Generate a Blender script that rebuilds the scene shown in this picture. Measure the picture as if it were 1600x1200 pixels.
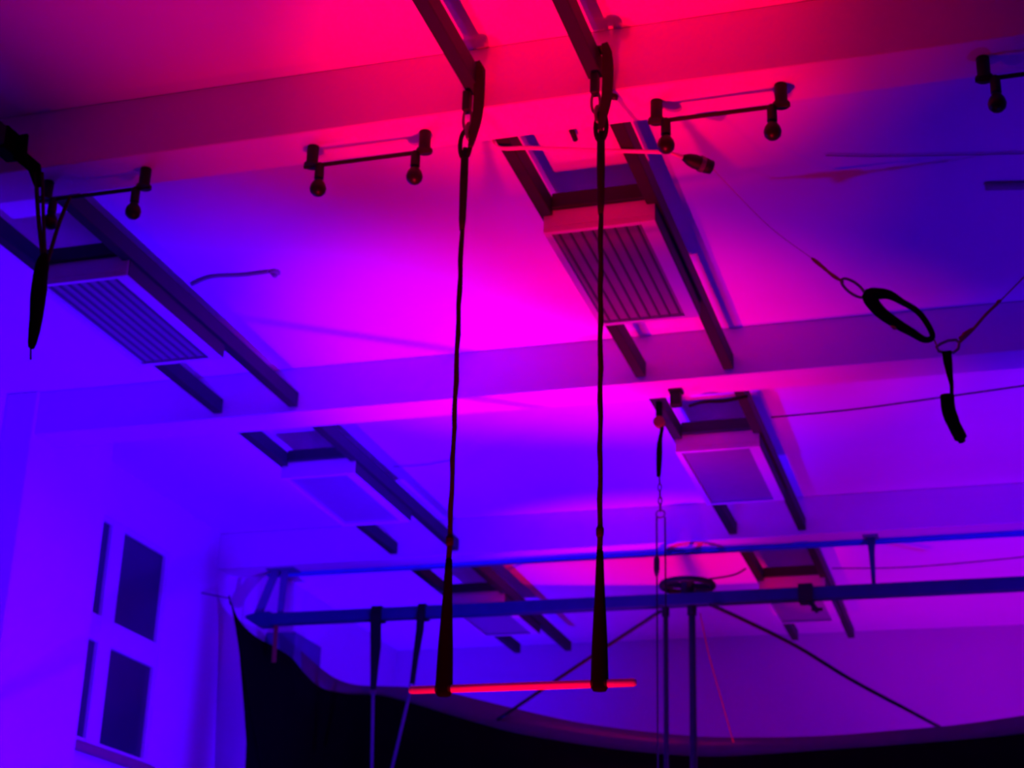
import bpy, bmesh, math, random
from mathutils import Vector, Matrix
random.seed(4)
C = bpy.context.scene.collection
S = bpy.context.scene
for o in list(bpy.data.objects): bpy.data.objects.remove(o)

# ------------------------------------------------------------------ camera
FPX = 2600.0
RW = Matrix(((0.9571763341942137, 0.288005451917845, 0.029433398107020337),
             (0.08308372124278673, -0.37066296463661563, 0.9250438162115604),
             (0.27732753293349655, -0.8829846127268549, -0.37871838239598005)))
EYE = Vector((0, 0, 1.6))
cam = bpy.data.cameras.new('camera'); co = bpy.data.objects.new('camera', cam); C.objects.link(co)
co.matrix_world = Matrix.Translation(EYE) @ RW.transposed().to_4x4()
cam.sensor_width = 36; cam.lens = FPX/1600*36; cam.clip_start = .05; cam.clip_end = 60
cam.dof.use_dof = True; cam.dof.focus_distance = 3.4; cam.dof.aperture_fstop = 6.5
S.camera = co

# ------------------------------------------------------------------ world, exposure, lights
w = bpy.data.worlds.new('world'); S.world = w; w.use_nodes = True
w.node_tree.nodes['Background'].inputs[0].default_value = (.10, .05, 1, 1)
w.node_tree.nodes['Background'].inputs[1].default_value = .01
S.view_settings.view_transform = 'Standard'; S.view_settings.look = 'None'
S.view_settings.gamma = 1; S.view_settings.use_curve_mapping = False
S.view_settings.exposure = 0.0

RED = (1, .0, .035); BLUE = (.07, .0, 1)
def spot(name, loc, aim, col, power, deg, blend=.8, r=.03):
    l = bpy.data.lights.new(name, 'SPOT'); l.color = col; l.energy = power
    l.spot_size = math.radians(deg); l.spot_blend = blend; l.shadow_soft_size = r
    o = bpy.data.objects.new(name, l); C.objects.link(o); o.location = loc
    o.rotation_euler = (Vector(aim)-Vector(loc)).to_track_quat('-Z', 'Y').to_euler()
    return o
RL = Vector((-1.4, 4.1, .4))
RED = (1, .0, .03); BLUE = (.05, .0, 1); Z0 = .4
spot('red_uplight', RL, (RL.x-.15, RL.y+.1, 5), RED, 560, 49.5, 1.0, .02)
spot('red_uplight', (-1.4, 3.6, Z0), (-1.4, 4.83, 4.8), RED, 1200, 28, 1.0, .02)
spot('red_uplight', (-1.8, 5.9, Z0), (-1.9, 5.9, 5), RED, 240, 44, 1.0, .03)
spot('red_uplight', (-2.2, 7.4, Z0), (-2.15, 7.4, 5), RED, 850, 41, 1.0, .03)
spot('red_uplight', (-1.4, 7.8, Z0), (-1.4, 7.8, 5), RED, 350, 38, 1.0, .03)
spot('red_uplight', (-2.1, 9.7, Z0), (-2.4, 11.2, 5), RED, 1000, 36, 1.0, .03)
spot('red_uplight', (-.9, 9.2, Z0), (-.6, 9.4, 5), RED, 170, 54, 1.0, .03)
spot('red_uplight', (.1, 12.2, Z0), (.1, 12.4, 5), RED, 300, 62, 1.0, .05)
spot('red_uplight', (-2.2, 12.3, Z0), (-2.2, 12.3, 5), RED, 90, 55, 1.0, .05)
spot('blue_stand_light', (-.4, 6.7, 1.1), (-4.9, 7.8, 4.3), BLUE, 3000, 72, 1.0, .06)
spot('blue_uplight', (-2.7, 8.7, Z0), (-2.8, 8.9, 5), BLUE, 1900, 52, 1.0, .06)
spot('blue_uplight', (-1.8, 7.0, Z0), (-1.8, 7.0, 5), BLUE, 280, 38, 1.0, .06)
spot('blue_uplight', (-2.0, 3.2, Z0), (-2.0, 3.2, 5), BLUE, 110, 60, 1.0, .06)
spot('blue_uplight', (1.0, 5.7, Z0), (1.0, 7.4, 4.8), BLUE, 330, 80, 1.0, .06)
spot('blue_uplight', (.8, 7.6, Z0), (.8, 9.5, 5), BLUE, 950, 60, 1.0, .06)
spot('blue_uplight', (.2, 12.0, Z0), (.1, 12.3, 5), BLUE, 620, 78, 1.0, .06)
spot('blue_uplight', (-3.9, 12.0, Z0), (-5.1, 11.9, 4.9), BLUE, 1300, 74, 1.0, .06)

# ------------------------------------------------------------------ materials
def mat(name, col, rough=.6, metal=0, noise=0, scale=20, bump=0, spec=.5):
    m = bpy.data.materials.new(name); m.use_nodes = True; nt = m.node_tree; b = nt.nodes['Principled BSDF']
    b.inputs['Base Color'].default_value = (*col, 1); b.inputs['Roughness'].default_value = rough
    b.inputs['Metallic'].default_value = metal; b.inputs['Specular IOR Level'].default_value = spec
    if noise or bump:
        tc = nt.nodes.new('ShaderNodeTexCoord'); n = nt.nodes.new('ShaderNodeTexNoise')
        n.inputs['Scale'].default_value = scale; n.inputs['Detail'].default_value = 5
        nt.links.new(tc.outputs['Object'], n.inputs['Vector'])
        if noise:
            mx = nt.nodes.new('ShaderNodeMixRGB'); mx.blend_type = 'MIX'
            mx.inputs[1].default_value = (*[c*(1-noise) for c in col], 1)
            mx.inputs[2].default_value = (*[min(1, c*(1+noise)) for c in col], 1)
            nt.links.new(n.outputs['Fac'], mx.inputs[0]); nt.links.new(mx.outputs[0], b.inputs['Base Color'])
        if bump:
            bp = nt.nodes.new('ShaderNodeBump'); bp.inputs['Strength'].default_value = bump; bp.inputs['Distance'].default_value = .01
            nt.links.new(n.outputs['Fac'], bp.inputs['Height']); nt.links.new(bp.outputs[0], b.inputs['Normal'])
    return m
PLASTER = mat('white_plaster', (.78, .78, .78), .9, 0, .04, 3, .05)
WALLP = mat('wall_paint', (.74, .74, .76), .9, 0, .05, 2, .08)
FLOOR = mat('floor_vinyl', (.16, .15, .15), .5, 0, .2, 6)
STEEL = mat('dark_steel', (.016, .014, .036), .6, 0, .2, 30, 0, .3)
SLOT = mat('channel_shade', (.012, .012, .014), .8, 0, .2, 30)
PIPE = mat('painted_pipe', (.008, .006, .13), .55, 0, .15, 14, 0, .3)
HANG = mat('violet_hanger', (.10, .05, .26), .6, 0, .15, 14)
TRACK = mat('blue_track', (.05, .06, .7), .6, 0, .1, 14)
WHITE = mat('white_enamel', (.7, .7, .7), .5, 0, .03, 12)
LENS = mat('lamp_panel', (.26, .26, .27), .35, 0, .1, 20)
LOUV = mat('grey_louver', (.10, .10, .11), .5, 0, .1, 20)
BLACK = mat('black_plastic', (.010, .010, .011), .55, 0, .2, 30, 0, .3)
CLOTH = mat('black_cloth', (.0025, .0025, .003), .95, 0, .3, 12, .3, .08)
HEM = mat('hem_cloth', (.16, .13, .14), .9, 0, .15, 12, .2)
ROPE = mat('black_rope', (.008, .006, .010), .85, 0, .4, 90, .4, .2)
WEB = mat('dark_webbing', (.026, .012, .014), .8, 0, .3, 60, .3, .2)
REDR = mat('red_cord', (.30, .03, .03), .8, 0, .2, 60)
GREYR = mat('grey_cord', (.10, .10, .16), .8, 0, .2, 60)
METAL = mat('shackle_metal', (.15, .13, .13), .35, .6, .2, 30)
TAPE = mat('white_bar_tape', (.72, .68, .68), .5, 0, .06, 40)
GLASS = mat('dark_window_glass', (.02, .02, .07), .3, 0, .3, 2)
LEAD = mat('pale_lead', (.3, .28, .3), .7, 0, .1, 40)
BULB = mat('smoked_bulb', (.015, .01, .01), .35, 0, .1, 10, 0, .2)
SLING = mat('pale_sling', (.75, .6, .6), .7, 0, .1, 60)
WOOD = mat('sill_wood', (.3, .2, .16), .6, 0, .25, 9)

# ------------------------------------------------------------------ helpers
def at(px, py, X=None, Y=None, Z=None):
    """world point on the plane X=, Y= or Z= that the photograph shows at pixel px, py"""
    v = RW.transposed() @ Vector((px-800, -(py-600), -FPX))
    if X is not None: t = (X-EYE.x)/v.x
    elif Y is not None: t = (Y-EYE.y)/v.y
    else: t = (Z-EYE.z)/v.z
    return EYE+v*t
def tag(o, label=None, cat=None, group=None, kind=None):
    if label: o['label'] = label
    if cat: o['category'] = cat
    if group: o['group'] = group
    if kind: o['kind'] = kind
    return o
def empty(name, loc, label=None, cat=None, group=None):
    o = bpy.data.objects.new(name, None); C.objects.link(o); o.location = loc; o.empty_display_size = .1
    return tag(o, label, cat, group)
def obj(name, bm, m, parent=None, smooth=False, origin=None):
    """one mesh object, geometry given in world space (or in the parent's space when parented)"""
    if origin is not None: bmesh.ops.translate(bm, verts=bm.verts, vec=-Vector(origin))
    bmesh.ops.recalc_face_normals(bm, faces=bm.faces)
    me = bpy.data.meshes.new(name); bm.to_mesh(me); bm.free()
    for mm in (m if isinstance(m, (list, tuple)) else [m]): me.materials.append(mm)
    if smooth:
        for p in me.polygons: p.use_smooth = True
    o = bpy.data.objects.new(name, me); C.objects.link(o)
    if origin is not None: o.location = origin
    if parent: o.parent = parent
    return o
def part(name, bm, m, parent, smooth=False):
    """part whose geometry is in world space: moved into its thing's space"""
    t = parent.location.copy(); p = parent.parent
    while p: t += p.location; p = p.parent
    bmesh.ops.translate(bm, verts=bm.verts, vec=-t)
    return obj(name, bm, m, parent, smooth)
def box(bm, x0, x1, y0, y1, z0, z1, bev=0, mi=0):
    r = bmesh.ops.create_cube(bm, size=1)
    vs = r['verts']
    for v in vs: v.co = Vector(((x0+x1)/2+v.co.x*(x1-x0), (y0+y1)/2+v.co.y*(y1-y0), (z0+z1)/2+v.co.z*(z1-z0)))
    fs = {f for v in vs for f in v.link_faces}
    for f in fs: f.material_index = mi
    if bev:
        es = list({e for v in vs for e in v.link_edges})
        bmesh.ops.bevel(bm, geom=es, offset=bev, segments=2, affect='EDGES', profile=.5)
    return bm
def NB(): return bmesh.new()
def sweep(bm, pts, prof, closed=False, up=None):
    """sweep a profile (function i -> list of 2d points) along pts"""
    pts = [Vector(p) for p in pts]; n = len(pts); rings = []
    T = []
    for i in range(n):
        a = pts[(i-1) % n] if (closed or i > 0) else pts[i]; b = pts[(i+1) % n] if (closed or i < n-1) else pts[i]
        T.append((b-a).normalized())
    u = Vector(up) if up else (Vector((0, 0, 1)) if abs(T[0].z) < .9 else Vector((1, 0, 0)))
    u = (u-T[0]*u.dot(T[0])).normalized()
    for i in range(n):
        if up: uu = Vector(up)
        else: uu = u
        u = (uu-T[i]*uu.dot(T[i]))
        u = u.normalized() if u.length > 1e-6 else Vector((1, 0, 0))
        s = T[i].cross(u)
        rings.append([bm.verts.new(pts[i]+u*q[0]+s*q[1]) for q in prof(i)])
    k = len(rings[0])
    for i in range(n if closed else n-1):
        A, B = rings[i], rings[(i+1) % n]
        for j in range(k): bm.faces.new((A[j], A[(j+1) % k], B[(j+1) % k], B[j]))
    if not closed: bm.faces.new(rings[0]); bm.faces.new(rings[-1][::-1])
    return bm
def tube(bm, pts, r, seg=10, closed=False):
    R = r if isinstance(r, (list, tuple)) else [r]*len(pts)
    return sweep(bm, pts, lambda i: [(R[i]*math.cos(2*math.pi*j/seg), R[i]*math.sin(2*math.pi*j/seg)) for j in range(seg)], closed)
def ribbon(bm, pts, wd, th, up=None, closed=False):
    W = wd if isinstance(wd, (list, tuple)) else [wd]*len(pts)
    return sweep(bm, pts, lambda i: [(W[i]/2, th/2), (-W[i]/2, th/2), (-W[i]/2, -th/2), (W[i]/2, -th/2)], closed, up)
def bez(pts, n=8):
    """Catmull-Rom through points"""
    P = [Vector(p) for p in pts]; out = []
    for i in range(len(P)-1):
        a = P[max(i-1, 0)]; b = P[i]; c = P[i+1]; d = P[min(i+2, len(P)-1)]
        for k in range(n):
            t = k/n
            out.append(.5*((2*b)+(c-a)*t+(2*a-5*b+4*c-d)*t*t+(3*b-a-3*c+d)*t**3))
    out.append(P[-1]); return out
def cyl(bm, a, b, r, seg=16): return tube(bm, [a, b], r, seg)
def lathe(bm, c, prof, seg=16):
    """prof: (r, z) pairs from top to bottom around vertical axis at c"""
    c = Vector(c); rings = []
    for r, z in prof:
        rings.append([bm.verts.new(c+Vector((r*math.cos(2*math.pi*j/seg), r*math.sin(2*math.pi*j/seg), z))) for j in range(seg)])
    for A, B in zip(rings, rings[1:]):
        for j in range(seg): bm.faces.new((A[j], A[(j+1) % seg], B[(j+1) % seg], B[j]))
    bm.faces.new(rings[0]); bm.faces.new(rings[-1][::-1]); return bm
def ellipse(c, a, b, n=24):
    """closed loop c + a cos t + b sin t"""
    c, a, b = Vector(c), Vector(a), Vector(b)
    return [c+a*math.cos(2*math.pi*k/n)+b*math.sin(2*math.pi*k/n) for k in range(n)]

# ------------------------------------------------------------------ room shell
XL, XR, Y0, Y1, H, BZ = -5.3, 4.6, -2.5, 13.72, 5.0, 4.745
def struct(name, bm, m): o = obj(name, bm, m); o['kind'] = 'structure'; return o
struct('floor', box(NB(), XL-.2, XR+.2, Y0-.2, Y1+.2, -.1, 0), FLOOR)
struct('ceiling', box(NB(), XL-.2, XR+.2, Y0-.2, Y1+.2, H, H+.15), PLASTER)
struct('wall_back', box(NB(), XL-.2, XR+.2, Y1, Y1+.2, 0, H), WALLP)
struct('wall_front', box(NB(), XL-.2, XR+.2, Y0-.2, Y0, 0, H), WALLP)
struct('wall_right', box(NB(), XR, XR+.2, Y0, Y1, 0, H), WALLP)
# left wall with the window opening cut out
WY0, WY1, WZ0, WZ1 = 8.14, 9.46, 3.27, 4.66
bm = NB()
box(bm, XL-.25, XL, Y0, WY0, 0, H); box(bm, XL-.25, XL, WY1, Y1, 0, H)
box(bm, XL-.25, XL, WY0, WY1, 0, WZ0); box(bm, XL-.25, XL, WY0, WY1, WZ1, H)
struct('wall_left', bm, WALLP)
# ceiling beams and pilasters
for y0, y1 in ((-.45, -.2), (2.2, 2.42), (4.83, 5.05), (7.46, 7.68), (10.14, 10.38)):
    struct('ceiling_beam', box(NB(), XL, XR, y0, y1, BZ, H-.001, .006), PLASTER)
struct('wall_pilaster', box(NB(), XL, XL+.2, 7.44, 8.29, 0, H-.002, .01), WALLP)
# steel track under the third beam
struct('trim_1', box(NB(), XL+.3, XR, 10.31, 10.375, BZ-.02, BZ-.001, .004), TRACK)
# window
win = obj('window_1', box(NB(), XL-.10, XL-.07, WY0, WY1, WZ0, WZ1), WOOD, origin=(XL, WY0, WZ0)); win['kind'] = 'structure'
bm = NB()
for y0, y1 in ((WY0, 8.18), (8.73, 8.88), (9.43, WY1)): box(bm, XL-.06, XL-.004, y0, y1, WZ0, WZ1, .004)
for z0, z1 in ((WZ0, 3.31), (3.89, 4.05), (4.63, WZ1)):
    for y0, y1 in ((8.18, 8.73), (8.88, 9.43)): box(bm, XL-.06, XL-.006, y0, y1, z0, z1, .004)
part('window_frame', bm, WHITE, win)
for y0, y1 in ((8.18, 8.73), (8.88, 9.43)):
    for z0, z1 in ((3.31, 3.89), (4.05, 4.63)):
        part('pane', box(NB(), XL-.045, XL-.030, y0, y1, z0, z1), GLASS, win)
part('window_sill', box(NB(), XL-.05, XL+.05, WY0-.04, WY1+.04, WZ0-.05, WZ0, .006), WOOD, win)

# ------------------------------------------------------------------ ceiling lights hung between long steel rails
def fixture(x0, y0, y1, by, label, slats=True):
    """x0: left edge of the left rail, rails run y0..y1, lamp box starts at by"""
    t = empty('ceiling_light', (x0+.245, (y0+y1)/2, 4.70), label, 'ceiling light', 'lamps hung on pairs of long rails')
    for k, (a, b) in enumerate(((x0, x0+.052), (x0+.438, x0+.49))):
        bm = NB(); r = .0
        box(bm, a, b, y0, y1, 4.775, 4.855, .004)
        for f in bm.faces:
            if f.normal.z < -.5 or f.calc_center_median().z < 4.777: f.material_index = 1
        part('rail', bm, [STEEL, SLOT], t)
    part('cross_bar', box(NB(), x0+.052, x0+.438, by-.02, by+.05, 4.80, 4.865, .004), STEEL, t)
    part('cross_bar', box(NB(), x0+.052, x0+.438, by+.86, by+.92, 4.80, 4.865, .004), STEEL, t)
    # housing: open tray with a raised rim round the recessed lamp panel
    X0, X1, Y_0, Y_1 = x0+.014, x0+.472, by, by+.94
    bm = NB(); box(bm, X0, X1, Y_0, Y_1, 4.725, 4.80, .004)
    for a in ((X0, X0+.03, Y_0, Y_1), (X1-.06, X1, Y_0, Y_1), (X0+.03, X1-.06, Y_0, Y_0+.025), (X0+.03, X1-.06, Y_1-.025, Y_1)):
        box(bm, *a, 4.70, 4.7255, .003)
    part('housing', bm, WHITE, t)
    part('lamp_panel', box(NB(), X0+.03, X1-.06, Y_0+.025, Y_1-.025, 4.7165, 4.7235), LENS, t)
    part('side_panel', box(NB(), X1, X1+.004, Y_0+.004, Y_1-.004, 4.704, 4.80), STEEL, t)
    base = None
    n = 8 if slats else 0
    for k in range(n):
        x = X0+.03+(k+.5)*(X1-X0-.09)/n
        if base is None:
            base = part('louver', box(NB(), x-.0035, x+.0035, Y_0+.026, Y_1-.026, 4.706, 4.7165), LOUV, t); x_0 = x
        else:
            c = base.copy(); C.objects.link(c); c.parent = t; c.location = (x-x_0, 0, 0)
    return t
RX, LX = -1.70, -4.01
fixture(RX, 2.421, 4.79, 3.12, 'lamp on paired rails over the trapeze, rail ends at the top edge')
fixture(LX, 2.421, 4.79, 3.12, 'lamp on paired rails above the dangling strap at the top left')
fixture(RX, 5.051, 7.459, 5.72, 'large pink-lit louvred lamp on black rails behind the right trapeze rope')
fixture(LX, 5.051, 7.459, 5.68, 'blue-lit louvred lamp on dark rails at the left, nearest the corner')
fixture(RX, 7.681, 10.139, 8.36, 'pink-lit lamp on rails beyond the second beam, black box beside it', False)
fixture(LX, 7.681, 10.139, 8.32, 'blue-lit lamp on rails beyond the second beam, left of left rope', False)
fixture(RX, 10.381, 13.02, 11.25, 'farthest pink-lit lamp on rails, crossed by the blue pipe at right', False)
fixture(LX, 10.381, 13.08, 11.25, 'farthest blue-lit lamp on rails, crossed by the pipe behind left rope', False)

# ------------------------------------------------------------------ twin lamp bars under the first beam
def lamp_bar(xa, xb, label):
    t = empty('lamp_bar', ((xa+xb)/2, 4.935, BZ), label, 'lamp', 'twin-bulb lamp bars under the near beam')
    for x, s in ((xa, 1), (xb, -1)):
        m = part('mount', lathe(NB(), (x, 4.935, BZ-.002), [(.022, 0), (.022, -.07), (.03, -.073), (.03, -.082), (.01, -.084)]), BLACK, t, False)
        bx = x+s*.033
        q = part('socket', lathe(NB(), (bx, 4.935, BZ-.088), [(.010, .012), (.017, .004), (.018, -.052), (.014, -.058)]), BLACK, t, False)
        part('bulb', lathe(NB(), (bx, 4.935, BZ-.145), [(.012, .003), (.018, -.006), (.027, -.02), (.031, -.036), (.028, -.052), (.018, -.063), (.005, -.068)]), BULB, q, True)
    part('cross_bar', cyl(NB(), (xa-.03, 4.935, BZ-.083), (xb+.03, 4.935, BZ-.083), .008, 10), BLACK, t)
    return t
lamp_bar(-3.475, -3.05, 'black twin-bulb lamp bar beside the dangling strap at upper left')
lamp_bar(-2.355, -1.912, 'black twin-bulb lamp bar left of the left trapeze rope')
lamp_bar(-1.052, -.617, 'black twin-bulb lamp bar right of the right trapeze rope')
lamp_bar(.053, .49, 'black twin-bulb lamp bar cut by the right edge of the photo')

# ------------------------------------------------------------------ trapeze
TY = 4.75
tz = empty('trapeze', (-1.435, TY, 2.655), 'trapeze with pale red-lit bar and two long dark ropes', 'trapeze')
part('bar', tube(NB(), [(-1.79, TY, 2.652), (-1.782, TY, 2.652), (-1.088, TY, 2.652), (-1.08, TY, 2.652)], [.009, .0125, .0125, .009], 16), TAPE, tz, True)
for xb, xt in ((-1.678, -1.69), (-1.191, -1.205)):
    zt = 4.60
    def L(z, xb=xb, xt=xt): return Vector((xb+(xt-xb)*(z-2.65)/(zt-2.65), TY, z))
    part('rope', tube(NB(), [L(2.9+k*(zt-.06-2.9)/30) + Vector((.0015*math.sin(k*1.9), 0, 0)) for k in range(31)], [.0088+.0008*math.sin(k*2.3) for k in range(31)], 10), ROPE, tz, True)
    zs = [2.630, 2.64, 2.66, 2.70, 2.78, 2.86, 2.94, 3.02, 3.06]
    part('sleeve', sweep(NB(), [L(z) for z in zs], (lambda i: [(q*math.cos(2*math.pi*j/14), p*math.sin(2*math.pi*j/14)) for j in range(14)
        for p, q in [([.018, .022, .023, .022, .02, .017, .014, .012, .0105][i], [.020, .026, .0275, .0265, .024, .020, .0155, .0125, .0105][i])]])), CLOTH, tz, True)
    part('bar_wrap', tube(NB(), [(xb-.025, TY, 2.652), (xb-.02, TY, 2.652), (xb+.02, TY, 2.652), (xb+.025, TY, 2.652)], [.0145, .0175, .0175, .0145], 14), WEB, tz, True)
    part('knot', lathe(NB(), L(3.12), [(.008, .02), (.013, .01), (.0125, -.008), (.008, -.02)], 12), ROPE, tz, True)
    part('splice', tube(NB(), [L(z) for z in (4.22, 4.26, 4.40, 4.50)], [.009, .0125, .0145, .014], 12), ROPE, tz, True)
    # thimble eye at the top of the rope
    c = L(4.555)
    part('rope_eye', tube(NB(), ellipse(c, (.019, 0, 0), (0, 0, .055), 20), .0085, 8, True), ROPE, tz, True)
# hanging hardware: webbing wrapped round the rail end, shackle and carabiner
def rig(x, label, knob):
    t = empty('webbing_sling', (x, TY, 4.775), label, 'strap', 'slings that carry the trapeze ropes')
    a = x+.0
    part('strap', ribbon(NB(), [(a-.034, TY, 4.80), (a-.034, TY, 4.862), (a+.036, TY, 4.862), (a+.036, TY, 4.80)], .05, .008, up=(0, 1, 0)), WEB, t)
    part('strap', ribbon(NB(), bez([(a+.026, TY-.03, 4.865), (a+.036, TY-.03, 4.80), (a+.034, TY-.02, 4.71), (a+.027, TY-.016, 4.63), (a+.008, TY-.014, 4.535)], 4),
         [.022, .026, .03, .034, .036, .037, .037, .037, .036, .036, .035, .034, .032, .028, .024, .018, .014][:17], .014, up=(1, 0, 0)), WEB, t)
    part('buckle', box(NB(), a-.030, a-.002, TY-.02, TY+.02, 4.685, 4.765, .006), BLACK, t)
    part('shackle', tube(NB(), ellipse((a-.012, TY, 4.655), (.014, .004, 0), (0, 0, .045), 18), .0055, 8, True), METAL, t, True)
    part('shackle', tube(NB(), ellipse((a-.004, TY, 4.605), (.004, .014, 0), (0, 0, .032), 18), .0065, 8, True), METAL, t, True)
    if knob: part('lock_sleeve', tube(NB(), [(a+.03, TY-.01, 4.675), (a+.055, TY-.01, 4.66), (a+.066, TY-.01, 4.655)], [.01, .013, .009], 10), BLACK, t, True)
    return t
rig(-1.674, 'dark webbing sling and shackle holding the left trapeze rope', False)
rig(-1.212, 'dark webbing sling with locking knob holding the right trapeze rope', True)

# ------------------------------------------------------------------ dangling strap, upper left
px = -3.46
dg = empty('hanging_strap', (px, TY, 4.77), 'black tapering padded strap dangling on reddish cords at upper left', 'strap')
A = lambda x, y, d=TY: at(x, y, Y=d)
part('rail_wrap', box(NB(), LX+.43, LX+.498, 4.68, 4.795, 4.762, 4.862, .008), CLOTH, dg)
part('strap', ribbon(NB(), [(LX+.515, 4.75, 4.85), (LX+.52, 4.75, 4.76), A(54, 262), A(60, 292)], [.05, .055, .05, .026], .014, up=(1, 0, 0)), CLOTH, dg)
part('cord', tube(NB(), bez([A(56, 270), A(60, 340), A(68, 412)], 6), .0085, 8), WEB, dg, True)
part('cord', tube(NB(), bez([A(66, 270), A(68, 345), A(71, 412)], 6), .007, 8), WEB, dg, True)
part('cord', tube(NB(), bez([A(109, 308), A(92, 350), A(74, 410)], 6), .0075, 8), WEB, dg, True)
pp = bez([A(70, 396), A(64, 425), A(60, 460), A(56, 500), A(50, 538), A(48, 545)], 5)
rr = [.008, .013, .018, .021, .022, .022, .023, .023, .024, .0245, .0245, .024, .023, .022, .021, .020, .019, .018, .016, .0145, .013, .011, .010, .008, .006, .004]
part('padded_sleeve', tube(NB(), pp, [q*1.2 for q in rr[:len(pp)]], 12), CLOTH, dg, True)
part('tip', cyl(NB(), A(48, 543), A(48, 562), .004, 8), BLACK, dg)

# ------------------------------------------------------------------ sling round the rails and its connector, behind the right rope
sz = 4.765
t = empty('rail_sling', (-1.35, 5.2, sz), 'pale sling passed under the black rails beside right rope', 'strap')
part('sling', ribbon(NB(), bez([(-1.715, 5.12, 4.86), at(776, 229, Z=sz), at(830, 231, Z=sz), at(940, 235, Z=sz), at(1050, 238, Z=sz)], 5), .022, .006, up=(0, 1, .1)), SLING, t)
t = empty('rope_connector', at(1085, 250, Z=4.73), 'short black connector hanging right of the pale sling', 'connector')
p0, p1 = at(1048, 239, Z=4.745), at(1112, 262, Z=4.72)
pts = [p0.lerp(p1, k/7) for k in range(8)]
part('body', tube(NB(), pts[2:], [.010, .022, .027, .027, .029, .026], 12), BLACK, t, True)
part('clear_neck', tube(NB(), pts[:3], [.004, .007, .010], 8), SLING, t, True)
part('collar', tube(NB(), [p0.lerp(p1, .70), p0.lerp(p1, .8)], .031, 12), METAL, t)
h = obj('ceiling_hook', tube(NB(), bez([at(893, 203, Z=4.99), at(895, 208, Z=4.975), at(899, 218, Z=4.97)], 3), .012, 8), BLACK, None, True)
tag(h, 'small black hook on the ceiling left of the right rope', 'hook')

# ------------------------------------------------------------------ padded hand loop on cords, right
HY = 6.0
B = lambda x, y, d=HY: at(x, y, Y=d)
c1 = tag(obj('red_line', tube(NB(), bez([p1, B(1200, 352, 5.8), B(1268, 403)], 8), .0013, 6), REDR, None, True), 'hair-thin red cord running from the connector down to the hand loop', 'cord')
t = empty('hand_loop', B(1410, 495), 'black padded hand loop clipped to a red cord at right', 'loop')
part('cord_end', tube(NB(), bez([B(1268, 403), B(1284, 416), B(1302, 431), B(1318, 441)], 4), [.004, .007, .008, .008, .007, .007, .006, .007, .008, .008, .006, .005, .005], 8), REDR, t, True)
d = (B(1350, 463)-B(1315, 436)); n = d.cross(Vector((0, 1, 0))).normalized()
part('carabiner', tube(NB(), ellipse(B(1333, 450), d*.5, n*.022, 20), .006, 8, True), METAL, t, True)
lp = [B(1358, 463), B(1372, 459), B(1390, 461), B(1410, 472), B(1434, 487), B(1450, 508), B(1457, 526), B(1445, 531), B(1424, 519), B(1400, 505), B(1374, 486)]
cl = []
for i in range(len(lp)):
    a, b, c, e = lp[i-1], lp[i], lp[(i+1) % len(lp)], lp[(i+2) % len(lp)]
    for k in range(4):
        q = k/4; cl.append(.5*((2*b)+(c-a)*q+(2*a-5*b+4*c-e)*q*q+(3*b-a-3*c+e)*q**3))
N = len(cl)
wid = [.016+.030*max(0, math.cos(math.pi*2*(i/N-.0)))**1.0 for i in range(N)]
wid = []
for i in range(N):
    q = i/N
    wid.append(.068-(.068-.026)*min(1, q/.28) if q < .55 else .026+(.066-.026)*max(0, (q-.62)/.38))
bm = sweep(NB(), cl, lambda i: [(.016*math.cos(a), wid[i]/2*math.sin(a)*.9) for a in [2*math.pi*j/10 for j in range(10)]], True, up=(0, 1, 0))
part('padded_band', bm, CLOTH, t, True)
part('keeper_knot', tube(NB(), [B(1392, 508), B(1398, 512), B(1404, 513)], [.006, .010, .006], 8), REDR, t, True)
t = empty('delta_ring', B(1483, 540), 'dark oval ring joining the cord, loop and hanging strap', 'ring')
part('ring', tube(NB(), [B(*p) for p in ((1463, 542), (1470, 537), (1482, 532), (1494, 531), (1499, 536), (1497, 545), (1490, 551), (1478, 551), (1467, 549))], .006, 8, True), METAL, t, True)
part('link', cyl(NB(), B(1458, 527), B(1465, 543), .003, 8), REDR, t)
t = empty('knotted_line', B(1540, 495), 'knotted red cord rising from the ring to the right edge', 'cord')
part('cord', tube(NB(), bez([B(1498, 536), B(1520, 515), B(1540, 492), B(1562, 471), B(1585, 448), B(1640, 392)], 5), [.0062]*15+[.003]*11, 8), REDR, t, True)
part('knot', tube(NB(), bez([B(1500, 531), B(1508, 523), B(1520, 513)], 3), [.007, .012, .010, .013, .010, .008, .005], 8), REDR, t, True)
part('knot', tube(NB(), [B(1557, 474), B(1561, 471), B(1564, 469)], [.005, .009, .005], 8), REDR, t, True)
t = empty('webbing_tail', B(1483, 550), 'black strap with thick padded end hanging below the ring', 'strap')
part('strap', ribbon(NB(), [B(1479, 549), B(1481, 565), B(1484, 585), B(1487, 602), B(1487, 622)], [.036, .034, .024, .015, .014], .012, up=(1, 0, 0)), CLOTH, t)
part('padded_end', sweep(NB(), bez([B(1480, 617), B(1482, 640), B(1490, 662), B(1500, 682), B(1503, 690)], 4), lambda i: [((.026 if i < 8 else .024 if i < 14 else .014)*math.cos(a), .018*math.sin(a)) for a in [2*math.pi*j/10 for j in range(10)]], up=(1, 0, 0)), CLOTH, t, True)

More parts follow.
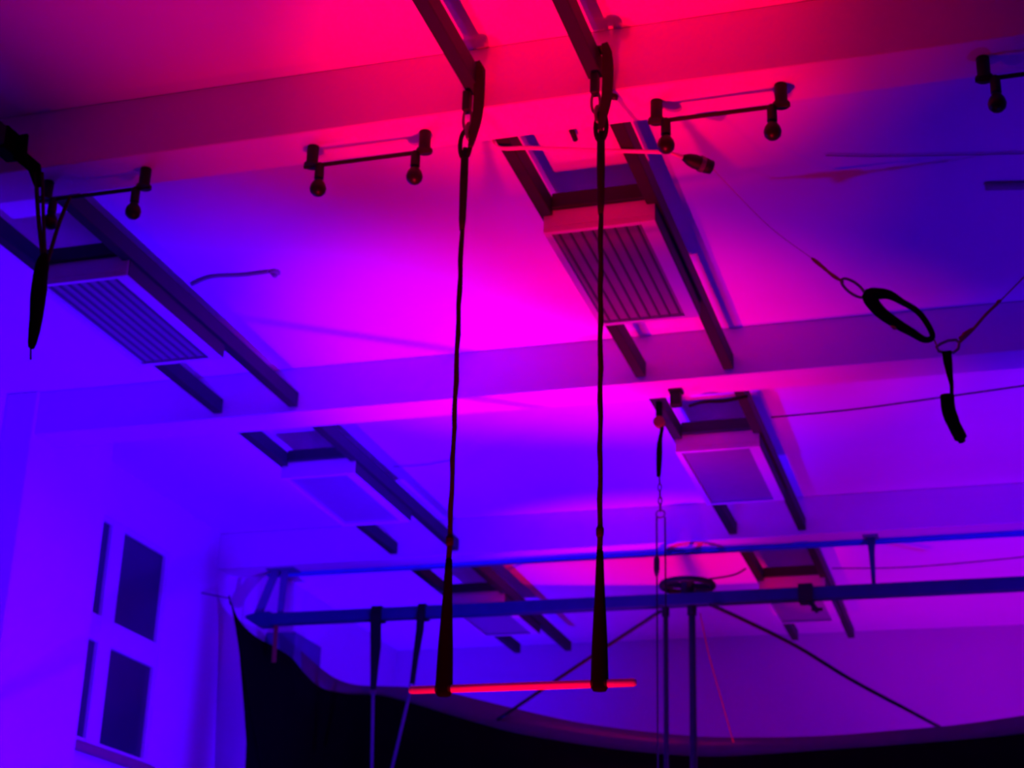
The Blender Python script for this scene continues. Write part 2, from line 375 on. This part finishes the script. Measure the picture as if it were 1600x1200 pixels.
# ------------------------------------------------------------------ cables along the ceiling
def cable(name, pts, r, m, label, cat='cable'):
    return tag(obj(name, tube(NB(), bez(pts, 8), r, 8), m, None, True), label, cat)
cable('overhead_cable', [at(1205, 652, Z=4.735), at(1330, 640, Z=4.72), at(1470, 621, Z=4.72), at(1640, 597, Z=4.735)], .0045, ROPE, 'thin dark cable crossing behind the hanging strap end at right')
cable('overhead_cable', [at(1300, 888, Z=4.70), at(1400, 887, Z=4.69), at(1500, 880, Z=4.69), at(1640, 866, Z=4.70)], .004, ROPE, 'thin dark cable just above the blue pipe at right', False)
cable('ceiling_wire', [at(1290, 243, Z=4.99), at(1400, 244, Z=4.99), at(1640, 239, Z=4.99)], .003, LEAD, 'hair-thin wire along the ceiling at upper right')
cable('ceiling_wire', [at(615, 729, Z=4.99), at(660, 727, Z=4.99), at(712, 718, Z=4.99)], .004, LEAD, 'short thin wire on the ceiling just left of the left rope')
cable('ceiling_conduit', [at(1540, 292, Z=4.98), at(1640, 290, Z=4.98)], .016, LEAD, 'short grey conduit on the ceiling at the right edge', 'conduit')
cable('plug_lead', [at(300, 445, Z=4.99), at(330, 433, Z=4.99), at(380, 430, Z=4.99), at(420, 425, Z=4.99)], .009, LEAD, 'short pale lead beside the left black rail')
t = obj('ceiling_hook', lathe(NB(), at(430, 424, Z=4.999), [(.026, 0), (.026, -.012), (.012, -.018), (.014, -.026), (.008, -.032)], 12), LEAD, None, False)
tag(t, 'small pale ceiling hook at the end of the short lead', 'hook')
cable('droop_cable', [at(1078, 634, Z=4.74), at(1100, 628, Z=4.70), at(1135, 626, Z=4.71), at(1168, 619, Z=4.74)], .009, ROPE, 'thick black cable drooping from the black box to the rail')
# black junction box under the second beam
q = at(1055, 608, Z=BZ)
t = empty('junction_box', q, 'small black box under the second beam above the pulley', 'box')
part('body', box(NB(), q.x-.027, q.x+.027, 7.57, 7.62, BZ-.085, BZ-.002, .005), BLACK, t)
part('flange', box(NB(), q.x-.035, q.x+.035, 7.56, 7.63, BZ-.012, BZ-.001, .002), BLACK, t)

# ------------------------------------------------------------------ pulley tackle hanging from the second right lamp's rail
PY = 7.80
P = lambda x, y, d=PY: at(x, y, Y=d)
t = empty('pulley_tackle', P(1030, 650), 'black strap, chain and red pulley hanging left of the pink lamp', 'pulley')
part('hanger_strap', ribbon(NB(), [P(1030, 628), P(1030, 650)], .034, .012, up=(1, 0, 0)), ROPE, t)
part('pulley', tube(NB(), [P(1030, 660)+Vector((0, -.02, 0)), P(1030, 660)+Vector((0, .02, 0))], .029, 16), REDR, t)
part('webbing', ribbon(NB(), bez([P(1035, 668), P(1031, 690), P(1030, 715), P(1029, 745)], 4), [.016, .017, .018, .02, .024, .028, .030, .030, .030, .029, .026, .022, .018], .014, up=(1, 0, 0)), CLOTH, t)
for k in range(5):
    c = P(1030.5+k*.3, 751+k*10.5)
    dx = Vector((.009, 0, 0)) if k % 2 else Vector((0, .009, 0))
    part('chain_link', tube(NB(), ellipse(c, dx, (0, 0, .021), 12), .004, 6, True), METAL, t, True)
part('spreader_ring', tube(NB(), ellipse(P(1032, 803), (.022, 0, 0), (0, 0, .02), 16), .004, 8, True), METAL, t, True)
part('line', cyl(NB(), P(1026, 808), P(1028, 1230), .0042, 8), ROPE, t)
part('line', cyl(NB(), P(1039, 808), P(1043, 1230), .0042, 8), ROPE, t)
part('line_grip', tube(NB(), [P(1026, 868), P(1026, 874), P(1026, 890), P(1026, 900)], [.008, .015, .015, .008], 10), BLACK, t, True)

# ------------------------------------------------------------------ suspended pipe frame under the third beam
QY, QZ, hs = 10.25, 4.39, .04
Q = lambda x, y, d=QY: at(x, y, Y=d)
pf = empty('rigging_pipe', (-1.5, QY, QZ), 'long blue-painted square pipe hung level under the third beam', 'pipe')  # the blue is the pipe's own paint
part('pipe', box(NB(), -4.98, 2.4, QY-hs, QY+hs, QZ-hs, QZ+hs, .006), PIPE, pf)
for a, b in (((-4.84, .055), (-4.90, .02)),):
    bm = NB(); ribbon(bm, [(-4.83, QY, BZ-.008), (-4.84, QY, QZ+.03)], [.045, .035], .03, up=(1, 0, 0)); part('hanger', bm, HANG, pf)
    bm = NB(); ribbon(bm, [(-4.90, QY, BZ-.008), (-5.0, QY, QZ+.06), (-5.04, QY, QZ+.0)], [.05, .05, .03], .03, up=(1, 0, 0)); part('hanger', bm, HANG, pf)
    part('hanger_plate', box(NB(), -4.95, -4.74, QY-.06, QY+.06, BZ-.010, BZ-.001), HANG, pf)
bm = NB(); sweep(bm, [(-5.08, QY, QZ+.02), (-4.98, QY, QZ), (-4.9, QY, QZ)], lambda i: [(s*[.01, .05, .05][i], r*.045) for s, r in ((1, 1), (-1, 1), (-1, -1), (1, -1))], up=(0, 0, 1))
part('end_bracket', bm, PIPE, pf)
bm = NB(); ribbon(bm, [(-.822, QY, BZ-.008), (-.822, QY, BZ-.10), (-.820, QY, QZ+.04)], [.055, .035, .022], .03, up=(1, 0, 0)); part('hanger', bm, PIPE, pf)
part('hanger_plate', box(NB(), -.87, -.775, QY-.05, QY+.05, BZ-.010, BZ-.001), HANG, pf)
# red tape under the left end
c = Q(428, 990)
part('end_strap', ribbon(NB(), [Q(432, 972), Q(430, 1000), Q(428, 1035)], .03, .006, up=(1, 0, 0)), REDR, pf)
# clamp
t = empty('pipe_clamp', Q(1265, 930), 'black clamp gripping the pipe below the farthest pink lamp', 'clamp')
c = Q(1260, 930)
part('jaw', ribbon(NB(), [(c.x, QY-.051, QZ-.051), (c.x, QY+.051, QZ-.051), (c.x, QY+.051, QZ+.051), (c.x, QY-.051, QZ+.051)], .09, .016, up=(1, 0, 0), closed=True), BLACK, t)
part('screw', cyl(NB(), (c.x+.02, QY-.02, QZ-.05), (c.x+.07, QY-.02, QZ-.12), .016, 10), BLACK, t)
part('wing', box(NB(), c.x+.03, c.x+.10, QY-.03, QY-.01, QZ-.115, QZ-.095, .004), BLACK, t)
# wheel lying on the pipe
wc = Vector((-1.995, QY, QZ+.095))
t = empty('wheel', wc, 'flat black spoked wheel lying on the pipe above the poles', 'wheel')
part('rim', tube(NB(), ellipse(wc, (.165, 0, 0), (0, .165, .0), 32), .02, 10, True), BLACK, t, True)
part('hub', cyl(NB(), wc+Vector((0, 0, -.055)), wc+Vector((0, 0, .02)), .045, 16), BLACK, t)
for k in range(4):
    a = math.radians(20+90*k)
    part('spoke', ribbon(NB(), [wc, wc+Vector((.16*math.cos(a), .16*math.sin(a), 0))], .034, .022, up=(0, 0, 1)), BLACK, t)
cable('wheel_lead', [Q(1105, 905), Q(1128, 902), Q(1150, 897), Q(1166, 888)], .006, ROPE, 'thin dark lead from the wheel to the black rail behind')
# two poles
for x, r, lab in ((1040, .017, 'slim dark vertical pole, left of the pair below the wheel'), (1081, .023, 'thicker dark vertical pole, right of the pair below the wheel')):
    X = Q(x, 950).x
    t = empty('vertical_pole', (X, QY, 0), lab, 'pole')
    part('pole', cyl(NB(), (X, QY-.0, 0), (X, QY-.0, QZ-hs-.003), r, 14), STEEL, t, True)
    part('foot', lathe(NB(), (X, QY, 0), [(r, .03), (r+.05, .012), (r+.05, 0)], 16), STEEL, t)
    part('collar', cyl(NB(), (X, QY, QZ-hs-.06), (X, QY, QZ-hs-.003), r+.008, 14), BLACK, t)
# guy straps
def guy(pts, r, label):
    t = tag(obj('guy_strap', tube(NB(), bez(pts, 6), r, 8), STEEL, None, True), label, 'strap', 'dark straps bracing the poles'); return t
guy([Q(1032, 955, 10.18), Q(900, 1042, 10.7), Q(765, 1133, 11.35), Q(700, 1176, 11.65)], .0125, 'dark brace strap running from pole top down behind trapeze bar')
guy([Q(1108, 944, 10.18), Q(1165, 970, 10.3), Q(1245, 1010, 10.6), Q(1330, 1062, 10.95), Q(1425, 1113, 11.3), Q(1520, 1165, 11.65)], .013, 'dark brace strap running from pole top down to the right')
cable('thin_red_line', [Q(1094, 958, 10.2), Q(1107, 1020, 10.3), Q(1125, 1085, 10.4), Q(1146, 1160, 10.5)], .004, REDR, 'faint red line slanting down right of the thicker pole', 'cord')
# strap slings on the pipe with pale ropes below
def drop(pts, wds, rope, label):
    t = empty('pipe_sling', pts[0], label, 'strap', 'slings hanging on the left half of the pipe')
    x = pts[0].x
    part('wrap', ribbon(NB(), [(x, QY-.047, QZ-.047), (x, QY+.047, QZ-.047), (x, QY+.047, QZ+.047), (x, QY-.047, QZ+.047)], wds[0], .008, up=(1, 0, 0), closed=True), ROPE, t)
    part('sling', ribbon(NB(), pts, wds, .02, up=(1, 0, 0)), ROPE, t)
    part('rope', tube(NB(), rope, .011, 8), GREYR, t, True)
    part('link', tube(NB(), ellipse(rope[0], (.016, 0, 0), (0, 0, .022), 14), .005, 6, True), METAL, t, True)
QF = 10.196
drop([Q(587, 958, QF), Q(587, 1010, QF), Q(585, 1045, QF), Q(583, 1078, QF)], [.075, .07, .05, .035], [Q(583, 1082, QF), Q(580, 1240, QF)], 'dark sling with pale rope hanging straight from the pipe at left')
drop([Q(658, 955, QF), Q(656, 985, QF), Q(649, 1030, QF), Q(644, 1068, QF)], [.055, .05, .035, .03], [Q(643, 1072, QF), Q(603, 1240, QF)], 'dark sling with pale slanting rope beside the trapeze bar end')
# dark block on wall behind the drape
c = at(470, 1030, X=-5.12)
t = obj('wall_cabinet', box(NB(), XL+.002, -5.06, 11.0, 11.5, 3.95, 4.50, .01), HANG, None, origin=(XL+.1, 11.25, 3.95)); tag(t, 'blue-lit box on the wall just behind the black drape', 'box')

# ------------------------------------------------------------------ sagging black drape with paler hem
top = [(360, 940, 10.05), (372, 968, 10.1), (395, 992, 10.25), (430, 1012, 10.42), (455, 1028, 10.55), (475, 1052, 10.7), (500, 1074, 10.9), (540, 1084, 11.05), (590, 1086, 11.1), (640, 1098, 11.15), (720, 1122, 11.2), (800, 1144, 11.25), (900, 1162, 11.3), (1000, 1175, 11.35), (1100, 1182, 11.4), (1200, 1178, 11.4), (1300, 1171, 11.4), (1400, 1164, 11.35), (1500, 1156, 11.3), (1600, 1146, 11.2), (1750, 1128, 11.1)]
TP = bez([at(x, y, Y=d) for x, y, d in top], 6)
NT = len(TP)
dr = empty('black_drape', TP[0], 'large sagging black drape across the bottom of the photo', 'drape')
bm = NB(); rows = 14; G = []
for i, p in enumerate(TP):
    col = []
    s = i/(NT-1)
    for j in range(rows+1):
        v = j/rows
        z = p.z*(1-v)+0.3*v
        fold = .035*math.sin(i*.9)*min(1, v*3) + .012*math.sin(i*2.1+v*3)*v
        inw = 1.0*max(0, 1-i/14)**1.0*min(1, v*1.7)
        col.append(bm.verts.new((p.x+inw*.75, p.y+fold-inw*.0, z)))
    G.append(col)
for i in range(NT-1):
    for j in range(rows): bm.faces.new((G[i][j], G[i+1][j], G[i+1][j+1], G[i][j+1]))
dsh = part('cloth', bm, CLOTH, dr, True)
m = dsh.modifiers.new('thickness', 'SOLIDIFY'); m.thickness = .006
# hem: the paler band that stands above the black cloth
hem = [(470, 1018, 1052), (490, 1036, 1068), (520, 1058, 1084), (555, 1070, 1087), (600, 1072, 1088), (640, 1074, 1100), (700, 1082, 1117), (800, 1106, 1145), (900, 1128, 1163), (1000, 1142, 1176), (1100, 1151, 1183), (1200, 1152, 1179), (1300, 1149, 1172), (1400, 1141, 1165), (1500, 1132, 1157), (1600, 1118, 1147), (1750, 1096, 1129)]
yd = lambda x: next((a[2]+(b[2]-a[2])*(x-a[0])/(b[0]-a[0]) for a, b in zip(top, top[1:]) if a[0] <= x <= b[0]), 11.1)
T1 = bez([at(x, a, Y=yd(x)+.04) for x, a, b in hem], 5); T2 = bez([at(x, b+8, Y=yd(x)+.04) for x, a, b in hem], 5)
bm = NB(); prev = None
for a, b in zip(T1, T2):
    cur = [bm.verts.new(a), bm.verts.new(a.lerp(b, .5)+Vector((0, .012, 0))), bm.verts.new(b)]
    if prev:
        for j in range(2): bm.faces.new((prev[j], cur[j], cur[j+1], prev[j+1]))
    prev = cur
hm = part('hem', bm, HEM, dr, True); hm['label'] = 'paler purple-lit hem band'
m = hm.modifiers.new('thickness', 'SOLIDIFY'); m.thickness = .008
part('peak_cord', tube(NB(), [at(358, 930, Y=10.05), at(360, 945, Y=10.05)], .006, 6), ROPE, dr)
# tie-off rope from the drape's peak to the wall
cable('tie_rope', [at(359, 935, Y=10.05), (XL, 9.95, at(359, 935, Y=10.05).z+.02)], .004, ROPE, 'thin rope tying the drape peak to the left wall', 'rope')

# ------------------------------------------------------------------ rope below the frame: it throws the long thin shadow over ceiling and second beam
k = .40; RB = Vector((-2.2, 7.6, .4))
e1 = RB+(Vector((-3.52, 6.53, 5))-RB)*k; e2 = RB+(Vector((-2.15, 7.46, 4.99))-RB)*k
dr_ = (e1-e2).normalized()
e2 = e2-dr_*.35
e0 = e1+dr_*((XL+.02-e1.x)/dr_.x)
tag(obj('stay_rope', tube(NB(), [e0, e1, e2], .009, 8), ROPE, None, True), 'rope stretched below the view from left wall to post', 'rope')
t = tag(obj('rope_post', cyl(NB(), (e2.x, e2.y, 0), (e2.x, e2.y, e2.z+.03), .02, 12), STEEL, None, True), 'added unseen post below the view holding a rope', 'post')  # unseen post, added so the rope and its shadow end here
